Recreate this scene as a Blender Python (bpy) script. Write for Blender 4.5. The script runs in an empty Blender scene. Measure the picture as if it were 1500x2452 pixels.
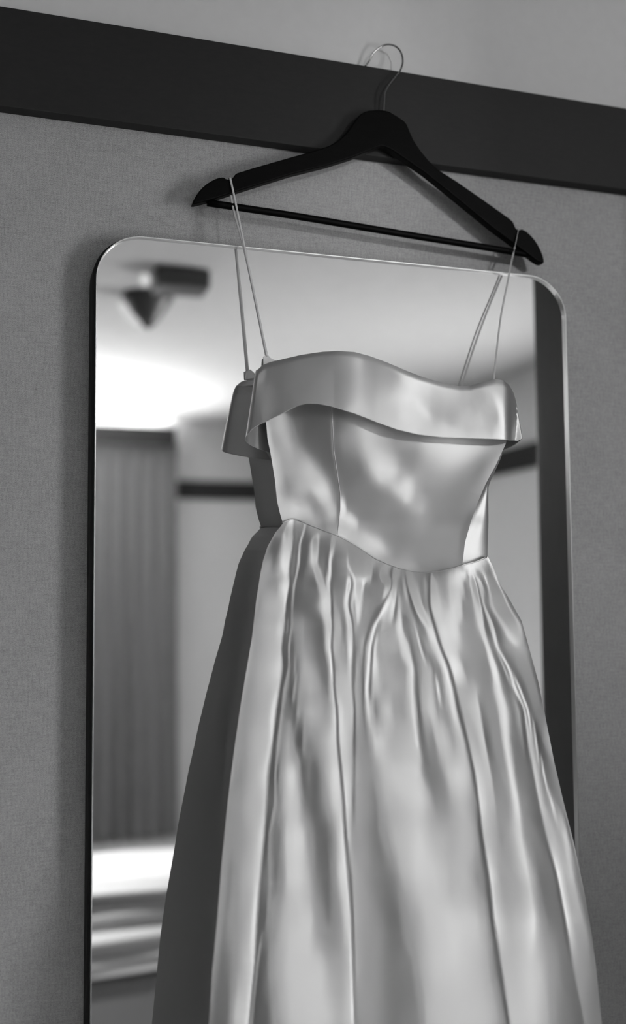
import bpy, bmesh, math, random
import numpy as np
from mathutils import Vector, Matrix

# ------------------------------------------------------------------ camera, world, exposure
sc = bpy.context.scene
C = sc.collection
F_PX, CX, CY = 2450.0, 750.0, 1226.0
CAM_D, CAM_Z = 1.15, 1.45                    # distance of the lens from the wall, height above the floor
YAW, PITCH, ROLL = 0.32059, 0.07141, 0.00731

def cam_axes():
    f = np.array([math.sin(YAW) * math.cos(PITCH), math.cos(YAW) * math.cos(PITCH), math.sin(PITCH)])
    r = np.array([math.cos(YAW), -math.sin(YAW), 0.0])
    d = np.cross(f, r)
    c, s = math.cos(ROLL), math.sin(ROLL)
    return np.array([c * r + s * d, -s * r + c * d, f])
AX = cam_axes()
CAM_POS = np.array([0.0, -CAM_D, CAM_Z])

cam_data = bpy.data.cameras.new('camera')
cam = bpy.data.objects.new('camera', cam_data)
C.objects.link(cam)
r_, d_, f_ = AX
cam.matrix_world = Matrix(((r_[0], -d_[0], -f_[0], CAM_POS[0]),
                           (r_[1], -d_[1], -f_[1], CAM_POS[1]),
                           (r_[2], -d_[2], -f_[2], CAM_POS[2]), (0, 0, 0, 1)))
cam_data.sensor_fit = 'VERTICAL'
cam_data.sensor_height = 36.0
cam_data.sensor_width = 24.0
cam_data.lens = F_PX / 2452.0 * 36.0
cam_data.clip_start = 0.05
cam_data.dof.use_dof = True
cam_data.dof.focus_distance = 1.16
cam_data.dof.aperture_fstop = 1.9
sc.camera = cam

w = bpy.data.worlds.new('world'); sc.world = w
w.use_nodes = True
w.node_tree.nodes['Background'].inputs[0].default_value = (1, 1, 1, 1)
w.node_tree.nodes['Background'].inputs[1].default_value = 0.5
sc.view_settings.view_transform = 'Standard'
sc.view_settings.look = 'None'
sc.view_settings.gamma = 1.0
sc.view_settings.use_curve_mapping = False
sc.view_settings.exposure = 0.81
sc.cycles.use_denoising = True
sc.cycles.max_bounces = 10
sc.cycles.diffuse_bounces = 5

# pane radiance: added right-hand key window, then the far window
ADDED_WIN_B, WIN_C = 11.5, 0.15

def U(px, py, e):
    """point of the place seen at a pixel of the 1500x2452 frame, e metres in front of the mirror wall"""
    d = AX.T @ np.array([(px - CX) / F_PX, (py - CY) / F_PX, 1.0])
    return CAM_POS + d * ((CAM_D - e) / d[1])

# added unseen spotlight, brightening the wall beside the gown (housing built further down)
SPOT = Vector((1.90, -4.62, 2.24))
SPOT_AIM = Vector((0.86, 0.0, 1.72))
ld = bpy.data.lights.new('added_spot', 'SPOT')
ld.energy = 150.0
ld.shadow_soft_size = 0.16
ld.spot_size = math.radians(17)
ld.spot_blend = 0.9
spot = bpy.data.objects.new('added_spot', ld)
spot.location = SPOT
spot.rotation_euler = (SPOT_AIM - SPOT).to_track_quat('-Z', 'Y').to_euler()
C.objects.link(spot)

# added uplight in front of the far window, brightening the ceiling
bd = bpy.data.lights.new('added_uplight', 'AREA')
bd.shape = 'RECTANGLE'; bd.size = 2.5; bd.size_y = 0.25
bd.energy = 52.0
bd.spread = math.radians(96)
bl = bpy.data.objects.new('added_uplight', bd)
bl.location = (-0.40, -4.62, 1.56)
bl.rotation_euler = Vector((0.0, 0.45, 0.89)).to_track_quat('-Z', 'Y').to_euler()
C.objects.link(bl)

# added strip light on the far curtain pelmet, brightening the ceiling edge
cd_ = bpy.data.lights.new('added_cove', 'AREA')
cd_.shape = 'RECTANGLE'; cd_.size = 3.1; cd_.size_y = 0.05
cd_.energy = 14.0
cv = bpy.data.objects.new('added_cove', cd_)
cv.location = (-0.47, -4.89, 2.3635)
cv.rotation_euler = Vector((0.0, 0.02, 1.0)).to_track_quat('-Z', 'Y').to_euler()
C.objects.link(cv)
SK_MU, SK_K, SK_MID = 0.000004, 1.3, 155.0

# ------------------------------------------------------------------ helpers
def tag(o, label=None, cat=None, group=None, kind=None):
    if label: o['label'] = label
    if cat: o['category'] = cat
    if group: o['group'] = group
    if kind: o['kind'] = kind
    return o

def empty(name, loc, label=None, cat=None, group=None):
    o = bpy.data.objects.new(name, None)
    o.empty_display_size = 0.05
    o.location = loc
    C.objects.link(o)
    return tag(o, label, cat, group)

def link(name, me, m, parent=None, smooth=False):
    """link a world-space mesh as one object; under a parent it keeps its place"""
    if m is not None:
        me.materials.append(m)
    o = bpy.data.objects.new(name, me)
    C.objects.link(o)
    if parent is not None:
        o.parent = parent
        me.transform(Matrix.Translation(-root_loc(parent)))
    if smooth:
        me.polygons.foreach_set('use_smooth', [True] * len(me.polygons))
    me.update()
    return o

def root_loc(o):
    v = Vector((0, 0, 0))
    while o is not None:
        v = v + o.location
        o = o.parent
    return v

def pymesh(name, verts, faces):
    me = bpy.data.meshes.new(name)
    me.from_pydata([tuple(map(float, v)) for v in verts], [], faces)
    me.validate()
    return me

def grid_faces(nr, nc, wrap=False, flip=False, off=0):
    fs = []
    for i in range(nr - 1):
        for j in range(nc if wrap else nc - 1):
            a = off + i * nc + j; b = off + i * nc + (j + 1) % nc
            c = off + (i + 1) * nc + (j + 1) % nc; d = off + (i + 1) * nc + j
            fs.append((a, d, c, b) if flip else (a, b, c, d))
    return fs

def box_mesh(name, x0, x1, y0, y1, z0, z1, bevel=0.0, seg=2):
    bm = bmesh.new()
    bmesh.ops.create_cube(bm, size=1.0)
    bmesh.ops.scale(bm, vec=(x1 - x0, y1 - y0, z1 - z0), verts=bm.verts)
    bmesh.ops.translate(bm, vec=((x0 + x1) / 2, (y0 + y1) / 2, (z0 + z1) / 2), verts=bm.verts)
    if bevel > 0:
        bmesh.ops.bevel(bm, geom=bm.edges[:], offset=bevel, segments=seg, affect='EDGES', profile=0.5)
    me = bpy.data.meshes.new(name)
    bm.to_mesh(me); bm.free()
    return me

def tube_mesh(name, pts, rad, n=10, flat=None):
    """round tube (or flat ribbon when flat=(half width, half thickness)) along a polyline"""
    P = np.array(pts, float); N = len(P)
    T = np.gradient(P, axis=0); T /= np.linalg.norm(T, axis=1)[:, None]
    up = np.array([0, -1.0, 0])
    vs = []; fs = []
    prev = None
    for i in range(N):
        ref = up if prev is None else prev
        a = np.cross(T[i], ref)
        if np.linalg.norm(a) < 1e-6:
            a = np.cross(T[i], np.array([1.0, 0, 0]))
        a /= np.linalg.norm(a); b = np.cross(a, T[i]); prev = b
        r = rad[i] if hasattr(rad, '__len__') else rad
        for k in range(n):
            t = 2 * math.pi * k / n
            ra, rb = (r, r) if flat is None else flat
            vs.append(P[i] + a * ra * math.cos(t) + b * rb * math.sin(t))
    fs = grid_faces(N, n, wrap=True)
    fs.append(tuple(range(n - 1, -1, -1))); fs.append(tuple((N - 1) * n + k for k in range(n)))
    return pymesh(name, vs, fs)

def lathe_mesh(name, prof, cx_, cy_, n=28):
    vs = []
    for r, z in prof:
        for k in range(n):
            t = 2 * math.pi * k / n
            vs.append((cx_ + r * math.cos(t), cy_ + r * math.sin(t), z))
    fs = grid_faces(len(prof), n, wrap=True)
    fs.append(tuple(range(n - 1, -1, -1))); fs.append(tuple((len(prof) - 1) * n + k for k in range(n)))
    return pymesh(name, vs, fs)

def smooth_path(pts, n):
    """Catmull-Rom through points, n samples"""
    P = np.array(pts, float)
    d = np.r_[0, np.cumsum(np.linalg.norm(np.diff(P, axis=0), axis=1))]
    Q = np.vstack([2 * P[0] - P[1], P, 2 * P[-1] - P[-2]])
    out = []
    for t in np.linspace(0, d[-1], n):
        i = min(max(np.searchsorted(d, t) - 1, 0), len(P) - 2)
        u = (t - d[i]) / max(d[i + 1] - d[i], 1e-9)
        p0, p1, p2, p3 = Q[i], Q[i + 1], Q[i + 2], Q[i + 3]
        out.append(0.5 * (2 * p1 + (p2 - p0) * u + (2 * p0 - 5 * p1 + 4 * p2 - p3) * u * u + (3 * p1 - p0 - 3 * p2 + p3) * u ** 3))
    return np.array(out)

# ------------------------------------------------------------------ materials
def mat(name, v, rough=0.5, metal=0.0, spec=0.5):
    m = bpy.data.materials.new(name); m.use_nodes = True
    b = m.node_tree.nodes['Principled BSDF']
    b.inputs['Base Color'].default_value = (v, v, v, 1)
    b.inputs['Roughness'].default_value = rough
    b.inputs['Metallic'].default_value = metal
    b.inputs['Specular IOR Level'].default_value = spec
    return m

def node(m, typ, **kw):
    n = m.node_tree.nodes.new(typ)
    for k, v in kw.items():
        setattr(n, k, v)
    return n

def noisy(name, v0, v1, scale, rough=0.6, bump=0.0, dist=0.001, stretch=(1, 1, 1), detail=4.0, spec=0.5, metal=0.0):
    m = mat(name, v0, rough, metal, spec)
    L = m.node_tree.links
    b = m.node_tree.nodes['Principled BSDF']
    tc = node(m, 'ShaderNodeTexCoord'); mp = node(m, 'ShaderNodeMapping')
    mp.inputs['Scale'].default_value = stretch
    nz = node(m, 'ShaderNodeTexNoise')
    nz.inputs['Scale'].default_value = scale; nz.inputs['Detail'].default_value = detail
    rp = node(m, 'ShaderNodeValToRGB')
    rp.color_ramp.elements[0].position = 0.3; rp.color_ramp.elements[1].position = 0.7
    rp.color_ramp.elements[0].color = (v0, v0, v0, 1); rp.color_ramp.elements[1].color = (v1, v1, v1, 1)
    L.new(tc.outputs['Object'], mp.inputs['Vector']); L.new(mp.outputs['Vector'], nz.inputs['Vector'])
    L.new(nz.outputs['Fac'], rp.inputs['Fac']); L.new(rp.outputs['Color'], b.inputs['Base Color'])
    if bump:
        bp = node(m, 'ShaderNodeBump')
        bp.inputs['Strength'].default_value = bump; bp.inputs['Distance'].default_value = dist
        L.new(nz.outputs['Fac'], bp.inputs['Height']); L.new(bp.outputs['Normal'], b.inputs['Normal'])
    return m

def emit(name, s):
    m = bpy.data.materials.new(name); m.use_nodes = True
    nt = m.node_tree; nt.nodes.clear()
    e = nt.nodes.new('ShaderNodeEmission'); o = nt.nodes.new('ShaderNodeOutputMaterial')
    e.inputs[0].default_value = (1, 1, 1, 1); e.inputs[1].default_value = s
    nt.links.new(e.outputs[0], o.inputs[0])
    return m

def woven_wallpaper():
    """grey textile wallpaper: tiny herringbone strokes, slubs and slow mottling"""
    m = mat('woven_wallpaper', 0.17, 0.85, 0.0, 0.25)
    L = m.node_tree.links
    b = m.node_tree.nodes['Principled BSDF']
    tc = node(m, 'ShaderNodeTexCoord'); sx = node(m, 'ShaderNodeSeparateXYZ')
    L.new(tc.outputs['Object'], sx.inputs[0])
    def mth(op, a, b_=None):
        n = node(m, 'ShaderNodeMath', operation=op)
        for i, v in enumerate((a, b_)):
            if v is None: continue
            if isinstance(v, (int, float)): n.inputs[i].default_value = v
            else: L.new(v, n.inputs[i])
        return n.outputs[0]
    wob = node(m, 'ShaderNodeTexNoise'); wob.inputs['Scale'].default_value = 120.0
    L.new(tc.outputs['Object'], wob.inputs['Vector'])
    pp = mth('PINGPONG', sx.outputs[0], 0.0052)
    v = mth('ADD', mth('MULTIPLY', pp, 1.5), sx.outputs[2])
    v = mth('ADD', v, mth('MULTIPLY', wob.outputs['Fac'], 0.004))
    sn = mth('SINE', mth('MULTIPLY', v, 2 * math.pi / 0.0021))
    def nz(scale, st, det=3.0):
        mp = node(m, 'ShaderNodeMapping'); mp.inputs['Scale'].default_value = st
        n = node(m, 'ShaderNodeTexNoise'); n.inputs['Scale'].default_value = scale; n.inputs['Detail'].default_value = det
        L.new(tc.outputs['Object'], mp.inputs['Vector']); L.new(mp.outputs['Vector'], n.inputs['Vector'])
        return mth('SUBTRACT', n.outputs['Fac'], 0.5)
    h = mth('ADD', mth('MULTIPLY', sn, 0.022), mth('MULTIPLY', nz(700, (1, 1, 1)), 0.16))
    h = mth('ADD', h, mth('MULTIPLY', nz(110, (4.0, 1, 0.8)), 0.07))
    h = mth('ADD', h, mth('MULTIPLY', nz(110, (0.5, 1, 4.0)), 0.055))
    h = mth('ADD', h, mth('MULTIPLY', nz(14, (1, 1, 1)), 0.03))
    val = mth('ADD', mth('MULTIPLY', h, 2.6), 0.360)
    cmb = node(m, 'ShaderNodeCombineColor')
    for i in range(3): L.new(val, cmb.inputs[i])
    L.new(cmb.outputs[0], b.inputs['Base Color'])
    bp = node(m, 'ShaderNodeBump'); bp.inputs['Strength'].default_value = 0.25; bp.inputs['Distance'].default_value = 0.0008
    L.new(h, bp.inputs['Height']); L.new(bp.outputs['Normal'], b.inputs['Normal'])
    return m

def satin_material():
    m = bpy.data.materials.new('ivory_satin'); m.use_nodes = True
    nt = m.node_tree; L = nt.links
    b = nt.nodes['Principled BSDF']
    b.inputs['Base Color'].default_value = (SATIN_BASE, SATIN_BASE, SATIN_BASE, 1)
    b.inputs['Roughness'].default_value = SATIN_ROUGH
    b.inputs['Metallic'].default_value = SATIN_METAL
    b.inputs['Specular IOR Level'].default_value = 0.5
    b.inputs['Anisotropic'].default_value = SATIN_ANISO
    b.inputs['Anisotropic Rotation'].default_value = 0.0
    tg = nt.nodes.new('ShaderNodeCombineXYZ'); tg.inputs[2].default_value = 1.0      # warp threads run up and down
    L.new(tg.outputs[0], b.inputs['Tangent'])
    b.inputs['Sheen Weight'].default_value = 0.12
    b.inputs['Sheen Roughness'].default_value = 0.4
    tc = nt.nodes.new('ShaderNodeTexCoord')
    nz = nt.nodes.new('ShaderNodeTexNoise'); nz.inputs['Scale'].default_value = 1400.0; nz.inputs['Detail'].default_value = 2.0
    bp = nt.nodes.new('ShaderNodeBump'); bp.inputs['Strength'].default_value = 0.05; bp.inputs['Distance'].default_value = 0.0004
    L.new(tc.outputs['Object'], nz.inputs['Vector']); L.new(nz.outputs['Fac'], bp.inputs['Height'])
    L.new(bp.outputs['Normal'], b.inputs['Normal'])
    return m
SATIN_BASE, SATIN_ROUGH, SATIN_METAL, SATIN_ANISO = 0.55, 0.54, 0.9, 0.6

M = {}
M['wallpaper'] = woven_wallpaper()
M['upper_wall'] = noisy('pale_wall_paint', 0.61, 0.63, 60, 0.8, 0.05, 0.0005)
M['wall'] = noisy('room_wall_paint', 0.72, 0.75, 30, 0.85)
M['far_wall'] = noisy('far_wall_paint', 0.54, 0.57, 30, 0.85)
M['dark_left_wall'] = noisy('darkened_left_wall', 0.045, 0.065, 12, 0.6, 0.05, 0.001, (4, 4, 0.5))  # unseen left wall, darkened to deepen the satin's left-leaning folds
M['ceiling'] = noisy('ceiling_paint', 0.48, 0.51, 20, 0.9)
M['floor'] = noisy('pale_carpet', 0.38, 0.46, 250, 0.95, 0.4, 0.003)
M['trim'] = noisy('dark_trim_paint', 0.015, 0.018, 90, 0.6, 0.03, 0.0004, (1, 1, 3), spec=0.3)
M['hanger'] = noisy('black_hanger_wood', 0.0015, 0.003, 40, 0.45, 0.05, 0.0004, (1, 1, 6), spec=0.06)
M['steel'] = mat('polished_steel', 0.30, 0.13, 1.0)
M['mirror'] = mat('mirror_silvering', 0.90, 0.0, 1.0)
M['rim'] = mat('brushed_aluminium_rim', 0.75, 0.28, 1.0)
M['backing'] = mat('black_mirror_backing', 0.006, 0.8)
M['wardrobe'] = noisy('dark_wardrobe_laminate', 0.035, 0.045, 30, 0.55, 0.02, 0.0005, (3, 3, 0.6))
M['satin'] = satin_material()
M['strap'] = mat('ivory_strap_satin', 0.6, 0.4, 0.15)
M['curtain'] = noisy('grey_curtain_cloth', 0.15, 0.19, 200, 0.9, 0.2, 0.001, (1, 1, 0.2))
M['rail'] = mat('dark_curtain_rail', 0.015, 0.5)
M['linen'] = noisy('white_bed_linen', 0.80, 0.86, 60, 0.85, 0.1, 0.001)
M['blanket'] = noisy('pale_bed_cover', 0.70, 0.76, 80, 0.9, 0.2, 0.001)
M['bedbase'] = noisy('grey_bed_base_cloth', 0.32, 0.37, 300, 0.95, 0.2, 0.001)
M['fitting'] = mat('dark_ceiling_fitting', 0.08, 0.4)
M['glow'] = emit('dim_added_glow', 0.40)  # faint glow added for bright spots on the ceiling fittings
M['frame'] = mat('white_window_frame', 0.7, 0.5)

# ------------------------------------------------------------------ the room (x right, y into the mirror wall, z up)
ZC, DEP, XL, XR = 2.43, 5.0, -2.2, 2.4
BEAM_B, BEAM_T, BEAM_E = 1.974, 2.0865, 0.018
link('wall_back', box_mesh('wall_back', XL, XR, 0.0, 0.12, 0.0, BEAM_B + 0.02), M['wallpaper'])['kind'] = 'structure'
link('wall_back_upper', box_mesh('wall_back_upper', XL, XR, 0.0, 0.12, BEAM_B + 0.02, ZC), M['upper_wall'])['kind'] = 'structure'
link('trim_1', box_mesh('trim_1', XL, XR, -BEAM_E, 0.0, BEAM_B, BEAM_T, 0.0008, 2), M['trim'])['kind'] = 'structure'
link('floor', box_mesh('floor', XL - .12, XR + .12, -DEP - .12, 0.12, -0.1, 0.0), M['floor'])['kind'] = 'structure'
link('ceiling', box_mesh('ceiling', XL - .12, XR + .12, -DEP - .12, 0.12, ZC, ZC + 0.1), M['ceiling'])['kind'] = 'structure'

def wall_with_holes(name, axis, pos, thick, a0, a1, holes, m):
    """wall plate spanning a0..a1 along the other axis with rectangular window holes (h0, h1, z0, z1)"""
    bm = bmesh.new()
    xs = sorted({a0, a1} | {h[0] for h in holes} | {h[1] for h in holes})
    zs = sorted({0.0, ZC} | {h[2] for h in holes} | {h[3] for h in holes})
    for i in range(len(xs) - 1):
        for j in range(len(zs) - 1):
            mx, mz = (xs[i] + xs[i + 1]) / 2, (zs[j] + zs[j + 1]) / 2
            if any(h[0] < mx < h[1] and h[2] < mz < h[3] for h in holes):
                continue
            r = bmesh.ops.create_cube(bm, size=1.0)['verts']
            if axis == 'y':
                s = (xs[i + 1] - xs[i], thick, zs[j + 1] - zs[j]); t = (mx, pos - thick / 2, mz)
            else:
                s = (thick, xs[i + 1] - xs[i], zs[j + 1] - zs[j]); t = (pos + thick / 2, mx, mz)
            bmesh.ops.scale(bm, vec=s, verts=r); bmesh.ops.translate(bm, vec=t, verts=r)
    bmesh.ops.remove_doubles(bm, verts=bm.verts, dist=1e-5)
    me = bpy.data.meshes.new(name); bm.to_mesh(me); bm.free()
    o = link(name, me, m); o['kind'] = 'structure'
    return o

ADDED_WB = (-2.90, -2.02, 0.40, 1.70)      # right wall, opening of the added key window
WC = (-1.95, 0.05, 0.9, 1.94)       # far wall window behind the curtain
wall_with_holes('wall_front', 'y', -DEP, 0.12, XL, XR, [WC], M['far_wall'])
wall_with_holes('wall_right', 'x', XR, 0.12, -DEP, 0.12, [ADDED_WB], M['wall'])
wall_with_holes('wall_left', 'x', XL - 0.12, 0.12, -DEP, 0.12, [], M['dark_left_wall'])
link('trim_2', box_mesh('trim_2', XL, XR, -DEP, -DEP + BEAM_E, BEAM_B, BEAM_T, 0.0008), M['trim'])['kind'] = 'structure'
link('trim_3', box_mesh('trim_3', XR - BEAM_E, XR, -DEP + BEAM_E, -BEAM_E, BEAM_B, BEAM_T, 0.0008), M['trim'])['kind'] = 'structure'
link('trim_4', box_mesh('trim_4', XL, XL + BEAM_E, -DEP + BEAM_E, -BEAM_E, BEAM_B, BEAM_T, 0.0008), M['trim'])['kind'] = 'structure'

def window(name, axis, pos, h, strength):
    """window in a wall hole: frame with a mullion and a bright daylight pane"""
    a0, a1, z0, z1 = h; f = 0.05; bm = bmesh.new()
    bars = [(a0, a0 + f, z0, z1), (a1 - f, a1, z0, z1), (a0 + f, a1 - f, z0, z0 + f), (a0 + f, a1 - f, z1 - f, z1),
            ((a0 + a1) / 2 - .02, (a0 + a1) / 2 + .02, z0 + f, z1 - f)]
    for b0, b1, c0, c1 in bars:
        r = bmesh.ops.create_cube(bm, size=1.0)['verts']
        if axis == 'y':
            s = (b1 - b0, .06, c1 - c0); t = ((b0 + b1) / 2, pos - .06, (c0 + c1) / 2)
        else:
            s = (.06, b1 - b0, c1 - c0); t = (pos + .06, (b0 + b1) / 2, (c0 + c1) / 2)
        bmesh.ops.scale(bm, vec=s, verts=r); bmesh.ops.translate(bm, vec=t, verts=r)
    me = bpy.data.meshes.new(name); bm.to_mesh(me); bm.free()
    o = link(name, me, M['frame']); o['kind'] = 'structure'
    if axis == 'y':
        vs = [(a0, pos - .07, z0), (a1, pos - .07, z0), (a1, pos - .07, z1), (a0, pos - .07, z1)]
        fc = [(0, 1, 2, 3)]
    else:
        vs = [(pos + .07, a0, z0), (pos + .07, a1, z0), (pos + .07, a1, z1), (pos + .07, a0, z1)]
        fc = [(3, 2, 1, 0)]
    p = link('window_pane', pymesh('window_pane', vs, fc), emit('daylight_' + name, strength), o)
    return o
window('added_window', 'x', XR, ADDED_WB, ADDED_WIN_B)  # added window out of view, key light for the satin
window('window_2', 'y', -DEP, WC, WIN_C)

# ------------------------------------------------------------------ wardrobe at the right, just outside the frame, its dark side seen in the mirror
WX, WD = 0.955, 0.500
ward = empty('wardrobe', (WX + .3, -.15, 0), 'tall dark wardrobe whose side shows as a dark strip at the mirror\'s right edge', 'wardrobe')
link('carcass', box_mesh('carcass', WX, WX + .62, -WD, -0.0195, 0.0, 2.02, 0.002), M['wardrobe'], ward)
for k in range(2):
    x0 = WX + .004 + k * .308
    dr = link('door', box_mesh('door', x0, x0 + .304, -WD - .018, -WD - .0005, 0.08, 2.01, 0.002), M['wardrobe'], ward)
    hx = x0 + (.28 if k == 0 else .024)
    link('handle', tube_mesh('handle', [(hx, -WD - .018, .95), (hx, -WD - .045, .97), (hx, -WD - .045, 1.15), (hx, -WD - .018, 1.17)], .005), M['steel'], dr, True)

# ------------------------------------------------------------------ wall mirror: thin rim, silvered glass, black backing
ME = 0.030                                    # glass plane, distance from the wall
ml = U(228.5, 800, ME)[0]; mr = U(1355.5, 900, ME)[0]; mt = U(700, 604.8, ME)[2]; mb = 0.30
MR = 0.052
def rounded(x0, x1, z0, z1, r, n=14):
    out = []
    for cx_, cz_, a0 in ((x1 - r, z1 - r, 0), (x0 + r, z1 - r, 90), (x0 + r, z0 + r, 180), (x1 - r, z0 + r, 270)):
        for k in range(n + 1):
            a = math.radians(a0 + 90 * k / n)
            out.append((cx_ + r * math.cos(a), cz_ + r * math.sin(a)))
    return out
mirror = empty('wall_mirror', ((ml + mr) / 2, -ME / 2, mb), 'tall wall mirror with rounded corners and thin bright rim behind the dress', 'mirror')
W_RIM = 0.0010
loop_o = rounded(ml, mr, mb, mt, MR); loop_i = rounded(ml + W_RIM, mr - W_RIM, mb + W_RIM, mt - W_RIM, MR - W_RIM)
n = len(loop_o)
link('glass', pymesh('glass', [(x, -ME, z) for x, z in loop_i], [tuple(range(n))]), M['mirror'], mirror)
E0, E1 = ME - 0.003, ME + 0.0042
vs = []
for lp, e in ((loop_o, E0), (loop_o, E1), (loop_i, E1), (loop_i, E0)):
    vs += [(x, -e, z) for x, z in lp]
fs = []
for a, b in ((0, 1), (1, 2), (2, 3), (3, 0)):
    for k in range(n):
        fs.append((a * n + k, a * n + (k + 1) % n, b * n + (k + 1) % n, b * n + k))
link('rim', pymesh('rim', vs, fs), M['rim'], mirror)
loop_b = rounded(ml - .0036, mr - .0006, mb + .0006, mt + .0003, MR)          # the board sits a little to the left of the glass
vs = [(x, -0.0003, z) for x, z in loop_b] + [(x, -(ME - 0.0035), z) for x, z in loop_b]
fs = [tuple(range(n)), tuple(range(2 * n - 1, n - 1, -1))] + [(k, n + k, n + (k + 1) % n, (k + 1) % n) for k in range(n)]
link('backing', pymesh('backing', vs, fs), M['backing'], mirror)

# ------------------------------------------------------------------ clothes hanger on the ledge of the dark trim
HE = 0.0335                                    # front face of the wood
outline = [(462, 487), (464, 480), (470, 468), (477, 458), (486, 448), (496, 439.5), (506, 433), (516, 428), (526, 424.8), (534, 423.8), (538, 425.2), (541, 427.6),
           (546, 428.8), (551, 429), (556, 427.6), (560, 422.8), (564, 417), (569, 413.6), (613, 400), (683, 380), (740, 364), (769, 355.5), (790, 348), (810, 337), (828, 320.5),
           (840, 305), (852, 286), (863, 273.5), (873, 267.5), (884, 264.2), (905, 262.6), (920, 263.2), (934, 267), (953, 278.6), (968, 288.5), (976, 298), (982, 314), (992, 336),
           (1007, 359), (1028, 384.5), (1052, 406.5), (1095, 434), (1160, 479), (1221, 522.5), (1230, 531), (1234.5, 542), (1238, 548), (1244, 550), (1248.5, 549.4), (1252, 548.2),
           (1260, 552.6), (1270, 560.5), (1281, 572.5), (1290, 586), (1298, 602), (1303.5, 619), (1304.5, 627), (1302, 630.5), (1296, 629), (1286, 623), (1270, 611), (1239, 588),
           (1180, 544), (1130, 503), (1073, 456.5), (1020, 414), (970, 379.5), (940, 359), (924, 351), (913, 349.5), (902, 353), (885, 360.5), (844, 377), (785, 395.5), (700, 416.5),
           (629, 438.5), (565, 458.8), (517, 474.6), (485, 483.5), (468, 487.5)]
HT = 0.0125
def plate(name, pts, e_front, thick, m, parent, bev=0.0016):
    bm = bmesh.new()
    vs = [bm.verts.new(tuple(U(x, y, e_front))) for x, y in pts]
    f = bm.faces.new(vs)
    f.normal_update()
    if f.normal.y > 0: f.normal_flip()
    r = bmesh.ops.extrude_face_region(bm, geom=[f])
    ev = [v for v in r['geom'] if isinstance(v, bmesh.types.BMVert)]
    bmesh.ops.translate(bm, vec=(0, thick, 0), verts=ev)
    bmesh.ops.recalc_face_normals(bm, faces=bm.faces)
    ed = [e for e in bm.edges if len(e.link_faces) == 2 and any(len(q.verts) > 6 for q in e.link_faces)]
    bmesh.ops.bevel(bm, geom=ed, offset=bev, segments=3, affect='EDGES', profile=0.5)
    me = bpy.data.meshes.new(name); bm.to_mesh(me); bm.free()
    return link(name, me, m, parent, False)
hl = U(905, 490, HE)
hanger = empty('clothes_hanger', (hl[0], -0.03, hl[2]), 'black wooden clothes hanger with steel hook hung on the dark trim', 'hanger')
hb = plate('body', outline, HE, HT, M['hanger'], hanger)
BARE = HE - HT / 2
bar_pts = [U(x, y, BARE) for x, y in ((497, 485.5), (600, 501), (700, 516), (850, 541), (1000, 566), (1180, 595), (1283, 613))]
link('trouser_bar', tube_mesh('trouser_bar', smooth_path(bar_pts, 24), 0.0041, 14), M['hanger'], hanger, True)
hook_px = [(919.8, 272, 0.0275), (919.8, 263, 0.0275), (921.6, 229, 0.0275), (924.5, 218, 0.0275), (931.5, 205, 0.0272), (948, 184, 0.0263), (957.5, 172, 0.0251), (963, 158, 0.0233), (965, 147, 0.0221), (963, 132, 0.0209),
           (956, 118, 0.0197), (945, 109.6, 0.0185), (931, 106.6, 0.0169), (918, 109.2, 0.0154), (902, 119.6, 0.0133), (891.6, 131.6, 0.0115), (885.6, 143.6, 0.0100), (880, 152.5, 0.0091), (875, 158.5, 0.0085)]
hook_pts = smooth_path([U(x, y, e) for x, y, e in hook_px], 70)
link('hook', tube_mesh('hook', hook_pts, 0.00115, 12), M['steel'], hanger, True)

# ------------------------------------------------------------------ the dress: fold tone tables turned into relief
# Each fold table lists, per image row, points across the cloth with the grey tone wanted there
# (dark = leaned left, bright = leaned right); the shading is put into the relief's shape.
_guides = {}
def lerp_lines(lines, y):
    """guide columns at row y, smoothed along their length"""
    key = id(lines)
    if key not in _guides:
        ys = np.arange(780, 2700, 4.0)
        tab = np.array([raw_lines(lines, t) for t in ys])
        _guides[key] = (ys, blur1(tab, 9, 0))
    ys, tab = _guides[key]
    return np.array([np.interp(y, ys, tab[:, k]) for k in range(tab.shape[1])])

def raw_lines(lines, y):
    out = []
    for ln in lines:
        ys = [p[0] for p in ln]; xs = [p[1] for p in ln]
        v = np.interp(y, ys, xs)
        if y > ys[-1]: v = xs[-1] + (y - ys[-1]) * (xs[-1] - xs[-2]) / (ys[-1] - ys[-2])
        out.append(v)
    for k in range(1, len(out)):
        out[k] = max(out[k], out[k - 1] + 1.0)
    return np.array(out)

def tone_field(rows, lines, X, Y):
    """fold tone on the pixel grid X (1-D), Y (1-D), following the guide lines between rows"""
    ns = 2400; J = len(lines)
    sg = np.linspace(-0.5, J - 0.5, ns)
    prof = []
    for y, kn in rows:
        lx = lerp_lines(lines, y)
        lx2 = np.r_[lx[0] - 60, lx, lx[-1] + 60]; js = np.r_[-1, np.arange(J), J]
        s = np.interp([k[0] for k in kn], lx2, js)
        prof.append(np.interp(sg, s, [k[1] for k in kn]))
    prof = np.array(prof); ry = np.array([r[0] for r in rows], float)
    F = np.zeros((len(Y), len(X)))
    for i, y in enumerate(Y):
        k = int(np.clip(np.searchsorted(ry, y) - 1, 0, len(ry) - 2))
        t = np.clip((y - ry[k]) / (ry[k + 1] - ry[k]), 0, 1)
        t = t * t * (3 - 2 * t) * 0.35 + t * 0.65
        p = prof[k] * (1 - t) + prof[k + 1] * t
        lx = lerp_lines(lines, y)
        s = np.interp(X, np.r_[lx[0] - 60, lx, lx[-1] + 60], np.r_[-1, np.arange(J), J])
        F[i] = np.interp(s, sg, p)
    return F

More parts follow.
